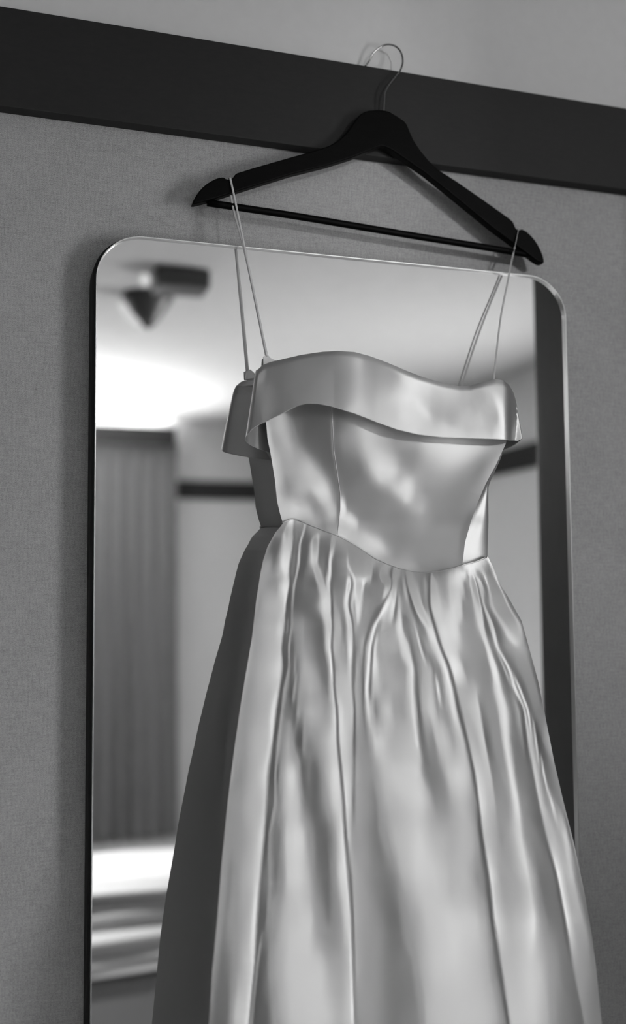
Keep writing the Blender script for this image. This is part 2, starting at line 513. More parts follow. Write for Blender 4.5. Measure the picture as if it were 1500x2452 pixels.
def blur1(A, k, axis):
    if k <= 1: return A
    w_ = np.hanning(k + 2)[1:-1]; w_ /= w_.sum()
    pad = [(0, 0), (0, 0)]; pad[axis] = (k // 2, k - 1 - k // 2)
    B_ = np.pad(A, pad, mode='edge')
    return np.apply_along_axis(lambda v: np.convolve(v, w_, 'valid'), axis, B_)

def solve_relief(P, e0, wy, mu):
    """least squares surface: dx e = P (leans), dy e = dy e0, pulled weakly towards e0"""
    ny, nx = P.shape
    px = np.zeros((ny, nx)); px[:, :-1] = 0.5 * (P[:, :-1] + P[:, 1:]) - np.diff(e0, axis=1)
    rhs = np.zeros((ny, nx))
    rhs[:, :-1] -= px[:, :-1]; rhs[:, 1:] += px[:, :-1]
    ext = np.block([[rhs, rhs[:, ::-1]], [rhs[::-1], rhs[::-1, ::-1]]])
    Fh = np.fft.rfft2(ext)
    kx = np.fft.rfftfreq(2 * nx) * 2 * math.pi; ky = np.fft.fftfreq(2 * ny) * 2 * math.pi
    den = (2 - 2 * np.cos(kx))[None, :] + wy * (2 - 2 * np.cos(ky))[:, None] + mu
    return e0 + np.fft.irfft2(Fh / den, s=ext.shape)[:ny, :nx]

# grey tone -> slope of the cloth (metres towards the room per metre to the right):
# bright tones lean right towards the added window, dark ones lean to the left
TONE_V = [80, 92, 105, 118, 130, 140, 150, 166, 182, 196, 207, 216]
LEAN_D = [.90, .84, .76, .66, .54, .41, .30, .20, .15, .10, .05, .0]


class Relief:
    def __init__(self, X, Y, E): self.X, self.Y, self.E = X, Y, E
    def __call__(self, x, y):
        x = np.clip(np.asarray(x, float), self.X[0], self.X[-1] - 1e-3); y = np.clip(np.asarray(y, float), self.Y[0], self.Y[-1] - 1e-3)
        st = self.X[1] - self.X[0]
        fx = (x - self.X[0]) / st; fy = (y - self.Y[0]) / st
        i = fy.astype(int); j = fx.astype(int); u = fx - j; v = fy - i
        i1 = np.minimum(i + 1, len(self.Y) - 1); j1 = np.minimum(j + 1, len(self.X) - 1)
        E = self.E
        return (E[i, j] * (1 - u) + E[i, j1] * u) * (1 - v) + (E[i1, j] * (1 - u) + E[i1, j1] * u) * v

# outlines (row, column)
SK_L = [(1235, 690), (1250, 680), (1260, 673), (1275, 660), (1309, 641), (1340, 631), (1373, 624), (1437, 614), (1526, 604), (1613, 589), (1699, 575), (1797, 561), (1925, 545), (2067, 531), (2208, 520), (2321, 509), (2452, 501)]
SK_R = [(1300, 1164), (1331, 1168), (1358, 1182), (1400, 1199), (1430, 1218), (1487, 1250), (1560, 1270), (1636, 1291), (1743, 1312), (1829, 1329), (1923, 1351), (2022, 1376), (2129, 1399), (2237, 1418), (2322, 1429), (2452, 1442)]
WAIST = [(674, 1252), (684, 1248), (695, 1244), (706, 1242.5), (722, 1248), (742, 1257), (775, 1270), (806, 1281), (830, 1293), (860, 1311), (900, 1338), (930, 1351), (960, 1361.5), (990, 1368), (1020, 1370), (1050, 1368), (1085, 1361), (1110, 1352.5), (1140, 1345), (1168, 1333)]
BO_L = [(840, 632), (900, 632), (960, 634), (1005, 637), (1050, 641), (1090, 649), (1150, 659), (1200, 664), (1230, 671), (1250, 677), (1330, 690)]
BO_R = [(840, 1225), (950, 1226), (1050, 1215), (1062, 1212), (1110, 1190), (1160, 1163), (1200, 1146), (1250, 1128), (1300, 1114), (1352, 1108), (1380, 1108)]

def edge_e(y):      # distance of the side silhouettes from the wall
    return np.interp(y, [840, 1050, 1250, 1450, 1700, 2100, 2452, 4000], [.074, .072, .072, .089, .110, .140, .162, .205])
def bulge_e(y):
    return np.interp(y, [840, 1050, 1250, 1450, 1700, 2100, 2452, 4000], [.024, .028, .024, .030, .038, .048, .055, .07])
def tilt_e(y):      # the right side hangs a little further out than the left
    return np.interp(y, [840, 1250, 1700, 2452, 4000], [.010, .016, .035, .055, .07])
def base_e(x, y):
    if y < 1250:
        l = np.interp(y, [p[0] for p in BO_L], [p[1] for p in BO_L]); r = 1190
    else:
        l = np.interp(y, [p[0] for p in SK_L], [p[1] for p in SK_L]); r = np.interp(y, [p[0] for p in SK_R], [p[1] for p in SK_R])
    s = np.clip((np.asarray(x, float) - l) / (r - l), -0.05, 1.05)
    return edge_e(y) + bulge_e(y) * (1 - (2 * s - 1) ** 2) + tilt_e(y) * s

# ---- skirt
SK_LINES = [
    SK_L,
    [(1255, 703), (1300, 701), (1400, 692), (1450, 685), (1500, 681), (1550, 675), (1600, 677), (1650, 669), (1700, 662), (1775, 653), (1850, 645), (1925, 638), (2000, 634), (2100, 624), (2200, 618), (2310, 610), (2430, 598)],
    [(1255, 732), (1275, 728), (1300, 719), (1350, 715), (1375, 710), (1400, 705), (1450, 700), (1500, 697), (1550, 692), (1600, 691), (1650, 681), (1700, 675), (1775, 666), (1850, 660), (1925, 658), (2000, 646), (2100, 645), (2200, 640), (2310, 620), (2430, 608)],
    [(1275, 757), (1300, 756), (1350, 755), (1375, 763), (1400, 773), (1425, 783), (1450, 782), (1500, 785), (1600, 792), (1700, 799), (1850, 806), (2000, 818), (2200, 834), (2430, 840)],
    [(1300, 797), (1350, 793), (1375, 793), (1400, 791), (1450, 794), (1500, 796), (1550, 795), (1600, 799), (1650, 801), (1700, 807), (1775, 810), (1850, 817), (1925, 824), (2000, 829), (2100, 838), (2200, 845), (2310, 848), (2430, 850)],
    [(1300, 835), (1350, 838), (1375, 840), (1400, 843), (1425, 838), (1450, 836), (1475, 842), (1500, 846), (1550, 849), (1600, 848), (1650, 847), (1700, 849), (1775, 848), (1850, 849), (1925, 847), (2000, 848), (2100, 850), (2200, 853), (2430, 862)],
    [(1300, 930), (1350, 941), (1375, 938), (1400, 938), (1425, 930), (1450, 918), (1475, 905), (1500, 890), (1550, 876), (1600, 873), (1650, 872), (1700, 872), (1775, 880), (1850, 890), (1925, 900), (2000, 907), (2100, 925), (2200, 940), (2310, 950), (2430, 955)],
    [(1300, 950), (1350, 957), (1400, 962), (1450, 967), (1500, 975), (1550, 985), (1600, 997), (1650, 1000), (1700, 1003), (1775, 1012), (1850, 1026), (1925, 1050), (2000, 1062), (2200, 1075), (2430, 1085)],
    [(1300, 965), (1350, 975), (1400, 986), (1450, 1004), (1500, 1028), (1550, 1044), (1600, 1065), (1650, 1077), (1700, 1086), (1775, 1104), (1850, 1113), (1925, 1112), (2000, 1125), (2200, 1140), (2430, 1165)],
    [(1300, 1025), (1350, 1030), (1400, 1031), (1450, 1032), (1500, 1042), (1550, 1057), (1600, 1078), (1650, 1089), (1700, 1099), (1775, 1119), (1850, 1136), (1925, 1146), (2000, 1156), (2100, 1170), (2200, 1182), (2310, 1198), (2430, 1217)],
    [(1300, 1120), (1350, 1125), (1375, 1131), (1400, 1140), (1450, 1150), (1500, 1156), (1550, 1168), (1600, 1184), (1650, 1196), (1700, 1207), (1775, 1214), (1850, 1224), (1925, 1238), (2000, 1246), (2100, 1264), (2200, 1280), (2310, 1272), (2430, 1280)],
    [(1300, 1130), (1350, 1136), (1375, 1139), (1400, 1150), (1450, 1160), (1500, 1180), (1550, 1193), (1600, 1219), (1650, 1240), (1700, 1262), (1775, 1272), (1850, 1280), (1925, 1293), (2000, 1310), (2100, 1336), (2200, 1355), (2310, 1375), (2430, 1396)],
    SK_R]
SK_ROWS = [
 (1275, [(660, 104), (668, 77), (680, 135), (690, 245), (698, 245), (702, 133), (706, 110), (722, 105), (728, 186), (732, 93), (745, 72), (760, 115), (775, 120), (800, 120), (860, 125), (900, 130), (1000, 150), (1100, 160), (1130, 190), (1162, 190)]),
 (1300, [(641, 165), (655, 114), (668, 99), (680, 171), (690, 245), (698, 245), (702, 122), (708, 128), (716, 103), (719, 204), (724, 102), (740, 99), (746, 149), (752, 245), (760, 245), (766, 96), (776, 101), (790, 72), (797, 221), (803, 132), (815, 72), (830, 120), (860, 122), (900, 130), (1000, 150), (1100, 160), (1130, 190), (1164, 190)]),
 (1350, [(630, 134), (645, 141), (655, 118), (668, 141), (680, 219), (690, 206), (696, 122), (702, 136), (711, 116), (715, 195), (720, 104), (735, 121), (747, 159), (755, 245), (763, 117), (775, 130), (785, 94), (791, 245), (795, 116), (802, 106), (815, 102), (830, 115), (845, 245), (860, 245), (875, 240), (885, 245), (893, 142), (900, 110), (915, 120), (925, 170), (932, 190), (938, 140), (942, 110), (946, 190), (955, 150), (962, 120), (975, 150), (990, 140), (1030, 130), (1060, 160), (1090, 195), (1112, 200), (1120, 150), (1128, 190), (1136, 150), (1150, 190), (1165, 243), (1178, 102)]),
 (1375, [(624, 152), (640, 149), (660, 144), (675, 165), (688, 225), (693, 120), (702, 135), (708, 95), (710, 197), (715, 97), (735, 129), (752, 124), (758, 245), (765, 245), (771, 144), (780, 113), (787, 158), (791, 245), (795, 113), (805, 114), (825, 112), (840, 120), (855, 239), (872, 245), (888, 245), (893, 94), (900, 88), (910, 140), (918, 245), (925, 245), (930, 161), (936, 104), (941, 125), (943, 245), (950, 180), (960, 135), (972, 130), (976, 180), (984, 190), (994, 140), (1005, 150), (1015, 140), (1025, 125), (1031, 120), (1034, 195), (1042, 170), (1055, 150), (1070, 175), (1090, 245), (1108, 194), (1120, 100), (1130, 157), (1135, 100), (1138, 145), (1146, 102), (1155, 117), (1172, 245), (1188, 117)]),
 (1400, [(620, 140), (632, 140), (650, 135), (665, 139), (680, 195), (690, 220), (694, 101), (702, 125), (705, 185), (710, 105), (730, 123), (755, 104), (768, 175), (775, 245), (780, 117), (785, 213), (789, 245), (792, 102), (800, 121), (815, 114), (828, 113), (833, 204), (838, 237), (843, 90), (848, 136), (858, 240), (866, 205), (876, 106), (885, 114), (905, 95), (922, 128), (930, 245), (934, 245), (938, 72), (942, 194), (946, 245), (952, 148), (962, 113), (970, 184), (975, 93), (980, 245), (988, 245), (998, 170), (1010, 136), (1020, 160), (1030, 118), (1033, 245), (1038, 245), (1050, 180), (1065, 161), (1078, 204), (1090, 220), (1105, 187), (1115, 113), (1125, 130), (1135, 245), (1140, 245), (1143, 72), (1148, 170), (1152, 196), (1158, 110), (1165, 101), (1175, 245), (1190, 245), (1198, 90)]),
 (1450, [(612, 165), (620, 144), (640, 169), (660, 166), (678, 175), (683, 206), (686, 72), (697, 108), (700, 154), (705, 110), (730, 115), (750, 122), (762, 143), (775, 203), (785, 226), (791, 245), (794, 75), (800, 146), (812, 136), (820, 132), (828, 188), (832, 227), (836, 72), (842, 165), (850, 134), (858, 235), (864, 169), (870, 135), (880, 139), (900, 120), (912, 110), (918, 72), (922, 239), (935, 160), (944, 213), (948, 97), (955, 150), (967, 127), (980, 141), (990, 81), (996, 238), (1005, 245), (1015, 124), (1024, 138), (1031, 87), (1037, 196), (1050, 214), (1060, 155), (1075, 158), (1085, 209), (1100, 185), (1110, 127), (1130, 128), (1142, 163), (1150, 245), (1155, 72), (1160, 210), (1165, 109), (1175, 139), (1190, 245), (1210, 245), (1222, 108), (1230, 72)]),
 (1500, [(608, 132), (620, 139), (640, 148), (660, 154), (672, 180), (679, 161), (683, 95), (690, 137), (695, 72), (698, 140), (705, 131), (725, 138), (745, 112), (770, 90), (780, 149), (787, 245), (792, 243), (796, 72), (801, 142), (815, 147), (825, 101), (833, 154), (838, 208), (842, 186), (846, 72), (850, 140), (865, 132), (880, 127), (889, 72), (893, 127), (898, 204), (904, 100), (915, 136), (930, 133), (945, 134), (952, 153), (960, 184), (968, 99), (975, 107), (985, 124), (995, 141), (1005, 112), (1012, 113), (1020, 146), (1028, 199), (1035, 171), (1042, 79), (1048, 148), (1060, 178), (1075, 172), (1085, 185), (1100, 143), (1115, 132), (1135, 128), (1148, 149), (1155, 212), (1162, 100), (1170, 91), (1176, 172), (1180, 203), (1186, 74), (1200, 131), (1215, 189), (1230, 245), (1245, 170), (1257, 93)]),
 (1550, [(599, 175), (612, 148), (640, 160), (665, 165), (672, 173), (677, 72), (690, 102), (692, 185), (697, 96), (710, 130), (725, 142), (745, 131), (765, 110), (775, 116), (783, 172), (790, 245), (795, 72), (800, 165), (815, 147), (830, 139), (836, 192), (842, 209), (846, 129), (850, 121), (860, 139), (868, 157), (874, 114), (882, 161), (888, 226), (893, 80), (897, 204), (905, 146), (920, 149), (945, 149), (955, 145), (962, 171), (972, 186), (980, 160), (985, 120), (995, 138), (1003, 137), (1008, 192), (1012, 111), (1022, 146), (1028, 143), (1036, 153), (1044, 170), (1050, 187), (1057, 72), (1063, 166), (1075, 162), (1090, 152), (1105, 140), (1130, 126), (1150, 125), (1160, 122), (1168, 157), (1173, 143), (1180, 98), (1188, 135), (1193, 163), (1200, 96), (1215, 119), (1235, 131), (1250, 131), (1262, 129), (1268, 72)]),
 (1600, [(591, 162), (605, 155), (630, 173), (655, 189), (670, 201), (675, 174), (680, 89), (689, 100), (691, 148), (697, 122), (702, 112), (706, 150), (712, 122), (730, 160), (750, 145), (770, 120), (783, 115), (790, 161), (795, 245), (799, 72), (804, 140), (815, 150), (830, 147), (840, 171), (845, 118), (848, 95), (855, 152), (865, 131), (872, 104), (878, 155), (883, 212), (886, 173), (889, 72), (893, 173), (898, 179), (910, 144), (930, 142), (950, 135), (970, 132), (980, 151), (988, 176), (996, 96), (1003, 119), (1012, 138), (1025, 139), (1034, 140), (1038, 102), (1045, 123), (1052, 126), (1060, 149), (1066, 200), (1072, 141), (1078, 72), (1083, 186), (1095, 178), (1105, 154), (1115, 125), (1140, 128), (1160, 121), (1172, 117), (1180, 171), (1187, 179), (1195, 112), (1203, 79), (1208, 164), (1214, 90), (1219, 202), (1224, 100), (1230, 104), (1245, 126), (1270, 129), (1282, 72)]),
 (1650, [(582, 175), (595, 147), (625, 178), (655, 190), (666, 200), (672, 98), (678, 118), (681, 180), (690, 135), (700, 96), (705, 168), (712, 129), (720, 163), (745, 182), (770, 142), (785, 125), (792, 175), (797, 245), (801, 72), (806, 176), (825, 176), (840, 182), (846, 119), (852, 155), (865, 141), (872, 104), (876, 207), (881, 207), (886, 98), (893, 163), (905, 161), (918, 146), (945, 148), (970, 144), (982, 173), (988, 196), (994, 130), (1000, 113), (1010, 148), (1020, 151), (1033, 159), (1045, 132), (1049, 215), (1056, 124), (1066, 148), (1075, 182), (1081, 195), (1089, 97), (1096, 148), (1115, 144), (1140, 148), (1155, 132), (1175, 131), (1188, 160), (1196, 182), (1206, 129), (1217, 119), (1228, 126), (1236, 207), (1241, 90), (1246, 223), (1250, 81), (1265, 130), (1285, 130), (1293, 75)]),
 (1700, [(574, 161), (590, 145), (620, 160), (645, 174), (657, 211), (662, 158), (666, 76), (672, 104), (675, 150), (683, 126), (700, 122), (708, 108), (713, 147), (725, 150), (745, 185), (765, 176), (780, 152), (790, 163), (797, 192), (803, 245), (807, 72), (812, 213), (825, 190), (840, 188), (846, 198), (849, 90), (855, 167), (865, 142), (872, 124), (877, 161), (882, 212), (890, 170), (900, 126), (908, 143), (918, 168), (930, 179), (945, 145), (965, 142), (980, 157), (990, 194), (997, 159), (1003, 104), (1012, 148), (1022, 157), (1035, 174), (1048, 139), (1065, 137), (1078, 148), (1085, 192), (1092, 170), (1099, 83), (1108, 146), (1120, 149), (1140, 157), (1148, 167), (1153, 122), (1175, 133), (1190, 131), (1200, 171), (1208, 187), (1218, 142), (1228, 118), (1242, 143), (1252, 72), (1257, 191), (1261, 80), (1264, 243), (1268, 89), (1280, 118), (1303, 112)]),
 (1775, [(565, 152), (580, 149), (610, 175), (640, 182), (651, 198), (655, 101), (663, 108), (666, 187), (675, 139), (690, 167), (703, 144), (713, 105), (722, 100), (727, 145), (740, 131), (760, 147), (780, 179), (795, 195), (805, 199), (810, 72), (815, 200), (830, 190), (843, 175), (848, 104), (856, 143), (870, 139), (880, 135), (888, 151), (897, 197), (915, 194), (940, 166), (970, 171), (990, 178), (1000, 200), (1006, 135), (1012, 121), (1025, 139), (1040, 133), (1050, 180), (1065, 182), (1085, 147), (1098, 164), (1107, 180), (1113, 147), (1119, 101), (1125, 162), (1145, 155), (1160, 191), (1164, 112), (1185, 142), (1200, 139), (1210, 197), (1218, 189), (1226, 138), (1238, 131), (1252, 141), (1262, 108), (1266, 182), (1271, 181), (1281, 140), (1285, 245), (1288, 85), (1300, 139), (1318, 168)]),
 (1850, [(553, 175), (570, 134), (600, 166), (625, 181), (638, 194), (643, 148), (647, 98), (657, 93), (660, 179), (664, 107), (675, 158), (690, 189), (703, 193), (713, 172), (725, 111), (740, 128), (755, 112), (768, 131), (785, 175), (800, 195), (812, 196), (817, 72), (822, 193), (835, 188), (843, 172), (849, 119), (855, 162), (870, 142), (890, 139), (905, 154), (920, 177), (945, 186), (980, 183), (1005, 180), (1015, 133), (1025, 120), (1045, 123), (1060, 134), (1075, 168), (1095, 180), (1115, 174), (1127, 150), (1136, 72), (1140, 182), (1160, 159), (1174, 161), (1180, 122), (1200, 131), (1215, 141), (1223, 182), (1230, 155), (1240, 116), (1260, 113), (1275, 90), (1280, 161), (1290, 144), (1299, 108), (1303, 213), (1307, 72), (1320, 106), (1333, 126)]),
 (1925, [(545, 146), (565, 144), (595, 170), (625, 173), (634, 187), (640, 127), (646, 120), (655, 108), (658, 160), (668, 128), (680, 171), (695, 181), (715, 177), (730, 127), (750, 112), (765, 122), (780, 141), (797, 181), (812, 187), (820, 177), (824, 72), (828, 198), (843, 170), (846, 107), (855, 155), (875, 141), (900, 126), (915, 154), (935, 166), (950, 168), (985, 182), (1010, 187), (1030, 158), (1045, 129), (1065, 132), (1085, 148), (1105, 156), (1125, 146), (1140, 132), (1146, 72), (1150, 186), (1170, 155), (1183, 153), (1192, 132), (1215, 129), (1225, 144), (1233, 171), (1240, 183), (1248, 133), (1262, 123), (1290, 98), (1294, 168), (1308, 137), (1318, 129), (1322, 192), (1328, 135), (1340, 121), (1350, 131)]),
 (2000, [(538, 144), (560, 142), (590, 159), (615, 176), (628, 190), (633, 163), (637, 74), (643, 118), (646, 154), (655, 125), (670, 126), (685, 183), (705, 190), (725, 189), (740, 149), (760, 119), (778, 111), (795, 126), (812, 181), (820, 220), (826, 133), (829, 72), (833, 193), (844, 155), (860, 152), (885, 132), (905, 125), (925, 149), (945, 179), (975, 186), (1005, 194), (1040, 181), (1080, 171), (1110, 180), (1128, 177), (1143, 151), (1155, 72), (1159, 186), (1180, 171), (1200, 142), (1220, 156), (1238, 187), (1248, 192), (1260, 141), (1285, 134), (1306, 119), (1312, 174), (1325, 177), (1340, 157), (1352, 190), (1358, 187), (1365, 115), (1372, 172)]),
 (2100, [(529, 157), (550, 129), (580, 163), (605, 174), (620, 185), (626, 108), (632, 124), (640, 122), (648, 139), (660, 119), (675, 137), (690, 178), (715, 182), (740, 170), (760, 125), (785, 117), (800, 143), (815, 186), (828, 199), (835, 152), (840, 108), (846, 174), (870, 157), (900, 132), (925, 127), (945, 132), (965, 167), (1000, 180), (1040, 179), (1080, 164), (1110, 167), (1140, 146), (1160, 125), (1170, 72), (1174, 191), (1200, 153), (1235, 158), (1255, 175), (1265, 184), (1278, 162), (1295, 123), (1325, 126), (1333, 90), (1337, 204), (1355, 165), (1372, 176), (1380, 138), (1388, 122), (1393, 145)]),
 (2200, [(520, 152), (540, 135), (570, 159), (600, 182), (612, 211), (617, 131), (622, 115), (636, 117), (640, 139), (650, 145), (680, 186), (720, 192), (745, 194), (765, 161), (785, 132), (805, 151), (825, 196), (838, 235), (843, 140), (846, 105), (850, 198), (880, 176), (910, 145), (935, 129), (955, 130), (985, 175), (1020, 193), (1080, 197), (1140, 195), (1165, 180), (1180, 96), (1186, 200), (1220, 180), (1260, 188), (1280, 197), (1295, 161), (1315, 126), (1345, 125), (1352, 80), (1356, 200), (1375, 161), (1395, 158), (1405, 122), (1411, 113)]),
 (2310, [(510, 143), (530, 125), (550, 129), (580, 170), (600, 185), (608, 195), (611, 72), (617, 168), (622, 107), (635, 118), (655, 161), (690, 184), (730, 186), (770, 187), (795, 168), (815, 165), (835, 180), (842, 203), (848, 109), (854, 182), (890, 146), (920, 130), (945, 125), (965, 127), (985, 127), (1010, 168), (1040, 181), (1090, 184), (1140, 176), (1170, 163), (1185, 126), (1198, 97), (1203, 173), (1235, 175), (1270, 185), (1295, 180), (1320, 152), (1345, 128), (1370, 120), (1376, 160), (1400, 144), (1420, 128), (1428, 128)]),
 (2430, [(502, 134), (520, 120), (545, 123), (565, 179), (585, 178), (596, 193), (600, 72), (605, 161), (608, 82), (620, 107), (640, 111), (665, 155), (700, 174), (745, 177), (780, 178), (815, 166), (835, 177), (846, 210), (850, 124), (870, 152), (900, 137), (930, 125), (960, 122), (1000, 126), (1025, 167), (1060, 172), (1110, 174), (1160, 174), (1190, 163), (1208, 129), (1216, 76), (1220, 174), (1245, 174), (1280, 177), (1310, 163), (1340, 125), (1375, 118), (1392, 109), (1398, 132), (1420, 125), (1440, 126)]),
 (2600, [(495, 100), (540, 120), (580, 190), (596, 185), (612, 95), (650, 120), (700, 180), (780, 190), (840, 190), (850, 150), (930, 122), (960, 120), (1030, 170), (1110, 190), (1190, 165), (1216, 110), (1250, 190), (1310, 170), (1375, 115), (1410, 125), (1460, 115)])]

def build_relief(rows, lines, x0, x1, y0, y1, step, wy, mu, k, mid):
    X = np.arange(x0, x1 + 1e-6, step); Y = np.arange(y0, y1 + 1e-6, step)
    V = tone_field(rows, lines, X, Y)
    V = blur1(V, 9, 0)
    e0 = np.array([base_e(X, y) for y in Y])
    e0 = blur1(e0, 25, 0)
    V = 145 + (V - 145) * k
    pk = np.interp(X, [620, 760, 900, 1040, 1180, 1300], [-.25, -.205, -.165, -.13, -.10, -.07])[None, :]  # lean that catches the added window's highlight, column by column
    D = np.interp(V, TONE_V, LEAN_D)
    P = pk + D
    if mid > 500:                      # towards this column the cloth turns away to the right
        w_ = np.clip((X - (mid - 26)) / 44.0, 0, 1)[None, :]; w_ = w_ * w_ * (3 - 2 * w_)
        P = P * (1 - w_) - 0.95 * w_
    # metres per grid step across a sheet parallel to the wall, and the slant of the line of sight
    th = YAW + np.arctan((X - CX) / F_PX)
    per = (CAM_D - e0) / np.cos(th)[None, :] ** 2 * (np.cos(th - YAW) ** 2)[None, :] / F_PX * step
    P = P / (1 + P * np.tan(th)[None, :]) * per
    E = solve_relief(P, e0, wy, mu)
    return X, Y, E, e0

STEP = 2.0
wx = [p[0] for p in WAIST]; wyv = [p[1] for p in WAIST]
# ---- bodice
BO_LINES = [BO_L, [(900, 790), (960, 793), (1000, 796), (1080, 800), (1120, 806), (1180, 815), (1220, 815), (1280, 809), (1300, 806)], BO_R]
BO_ROWS = [
 (900, [(632, 120), (700, 120), (760, 110), (800, 115), (860, 165), (900, 150), (960, 160), (1040, 160), (1130, 165), (1225, 140)]),
 (980, [(634, 150), (670, 165), (690, 140), (710, 110), (740, 92), (770, 95), (790, 105), (796, 130), (801, 95), (830, 120), (860, 150), (900, 185), (950, 165), (1040, 170), (1120, 175), (1220, 150)]),
 (1060, [(640, 210), (655, 142), (690, 148), (712, 131), (735, 109), (760, 110), (790, 108), (797, 146), (801, 129), (820, 142), (850, 150), (880, 169), (910, 148), (950, 139), (1000, 149), (1040, 178), (1080, 190), (1110, 185), (1150, 168), (1190, 150), (1213, 145)]),
 (1120, [(654, 205), (680, 159), (715, 166), (740, 180), (760, 150), (780, 128), (800, 115), (806, 143), (811, 122), (830, 126), (860, 125), (880, 144), (910, 188), (935, 173), (960, 142), (985, 132), (1010, 139), (1050, 142), (1080, 142), (1110, 138), (1150, 128), (1186, 152)]),
 (1180, [(662, 139), (690, 115), (720, 134), (745, 138), (770, 173), (785, 160), (800, 129), (812, 110), (815, 114), (820, 128), (832, 111), (860, 123), (900, 120), (930, 133), (955, 155), (975, 176), (995, 145), (1020, 133), (1060, 127), (1090, 121), (1120, 125), (1154, 137)]),
 (1220, [(668, 210), (685, 206), (705, 220), (730, 180), (755, 135), (770, 135), (790, 151), (805, 146), (813, 86), (817, 219), (832, 130), (850, 121), (880, 118), (920, 126), (960, 116), (990, 134), (1010, 139), (1040, 121), (1100, 119), (1138, 122)]),
 (1260, [(680, 140), (720, 138), (750, 162), (775, 136), (800, 148), (809, 143), (813, 198), (835, 217), (860, 138), (890, 120), (930, 114), (980, 117), (1010, 124), (1050, 116), (1100, 114), (1124, 75)]),
 (1320, [(690, 140), (806, 150), (840, 185), (870, 197), (900, 174), (930, 136), (950, 115), (1000, 105), (1060, 109), (1095, 108), (1111, 82)]),
 (1370, [(690, 150), (806, 160), (945, 187), (980, 175), (1010, 150), (1060, 140), (1100, 150), (1108, 150)])]
Xb, Yb, Eb, E0b = build_relief(BO_ROWS, BO_LINES, 580, 1280, 840, 1400, STEP, 0.25, 0.00001, 1.25, 155.0)
leb = Relief(Xb, Yb, Eb)(np.interp(Yb, [q[0] for q in BO_L], [q[1] for q in BO_L]), Yb) - np.array([edge_e(y) for y in Yb])
Eb = Eb - blur1(leb[:, None], 41, 0)
bod_rel = Relief(Xb, Yb, Eb + 0.003)

# ---- skirt relief
X, Y, E, E0_ = build_relief(SK_ROWS, SK_LINES, 470, 1480, 1235, 2610, STEP, 0.15, SK_MU, SK_K, SK_MID)
# the left silhouette keeps its measured distance from the mirror, and the top follows the bodice at the seam
YY, XX = np.meshgrid(Y, X, indexing='ij')
le = Relief(X, Y, E)(np.interp(Y, [q[0] for q in SK_L], [q[1] for q in SK_L]), Y) - np.array([edge_e(y) for y in Y])
E = E - blur1(le[:, None], 61, 0)
seam_y = np.interp(X, wx, wyv)
xc = np.clip(X, 676, 1112)
d0 = Relief(X, Y, E)(X, seam_y) - (bod_rel(xc, np.interp(xc, wx, wyv)) - 0.0045 * np.clip((X - 1112) / 56.0, 0, 1))
E = E - blur1(d0[None, :], 11, 1) * np.exp(-np.clip(YY - seam_y[None, :], 0, None) / 55.0)
skirt_rel = Relief(X, Y, E + 0.0012)

dress = empty('evening_gown', (0.47, -0.08, 0.40), 'pale satin gown with folded neckline and full pleated skirt hanging by thin straps', 'dress')

def skirt_mesh():
    nc, nr = 520, 470
    yt = np.r_[np.linspace(0, 1, nr)]
    vs = np.zeros((nr, nc, 3))
    YB = 2600.0
    ss = np.linspace(0, 1, nc)
    ly = np.array([p[0] for p in SK_L], float); lx = np.array([p[1] for p in SK_L], float)
    ry = np.array([p[0] for p in SK_R], float); rx = np.array([p[1] for p in SK_R], float)
    def ext(y, ys, xs):
        v = np.interp(y, ys, xs)
        return np.where(y > ys[-1], xs[-1] + (y - ys[-1]) * (xs[-1] - xs[-3]) / (ys[-1] - ys[-3]), v)
    for i, t in enumerate(yt):
        # row i runs from the waist seam (t = 0) to level y = YB (t = 1)
        yl = 1252 + t * (YB - 1252); yr = 1333 + t * (YB - 1333)
        xl = ext(yl, ly, lx); xr = ext(yr, ry, rx)
        x = xl + (xr - xl) * ss
        top = np.interp(np.interp(ss, [0, 1], [wx[0], wx[-1]]), wx, wyv)
        ylin = yl + (yr - yl) * ss
        toplin = 1252 + (1333 - 1252) * ss
        y = ylin + (top - toplin) * (1 - t) ** 1.6
        e = skirt_rel(x, y)
        for j in range(nc):
            vs[i, j] = U(x[j], y[j], e[j])
    return vs
SKV = skirt_mesh()
nr, nc, _ = SKV.shape
# the skirt goes on below the picture: keep the direction of its last rows
low = []
dirv = SKV[-1] - SKV[-60]
sp = np.abs(dirv[:, 2]).mean()
for k in range(1, 15):
    low.append(SKV[-1] + dirv * (k * 0.045 / sp))
front = np.concatenate([SKV, np.array(low)], 0)
nrf = front.shape[0]
link('skirt_front', pymesh('skirt_front', front.reshape(-1, 3), grid_faces(nrf, nc, flip=True)), M['satin'], dress, True)
# back of the skirt, facing the mirror: rounded out, with one soft fold near each side
nb = 90
bk = np.zeros((nrf, nb, 3))
for i in range(nrf):
    L_, R_ = front[i, 0], front[i, -1]
    el, er = -L_[1], -R_[1]
    u = np.linspace(0, 1, nb)
    u = 0.5 - 0.5 * np.cos(math.pi * u)
    de = np.minimum(el, er) - 0.0365
    prof = 1 - np.exp(-np.minimum(u, 1 - u) / 0.028)
    tz = i / nrf
    fold = 0.012 * tz * np.sin(u * 26.0 + 0.4) * np.clip(8 * u * (1 - u), 0, 1)
    e = el + (er - el) * u - de * prof + fold * 0.25
    bk[i, :, 0] = L_[0] + (R_[0] - L_[0]) * u + np.where(u < .5, 0.20, -0.20) * np.clip(el + (er - el) * u - e, 0, 1) * (1 - 2 * np.abs(u - .5) < .9) * np.clip(np.abs(u - .5) * 4 - .4, 0, 1)
    bk[i, :, 1] = -np.maximum(e, 0.0360)
    bk[i, :, 2] = L_[2] + (R_[2] - L_[2]) * u
    bk[i, 0] = L_; bk[i, -1] = R_
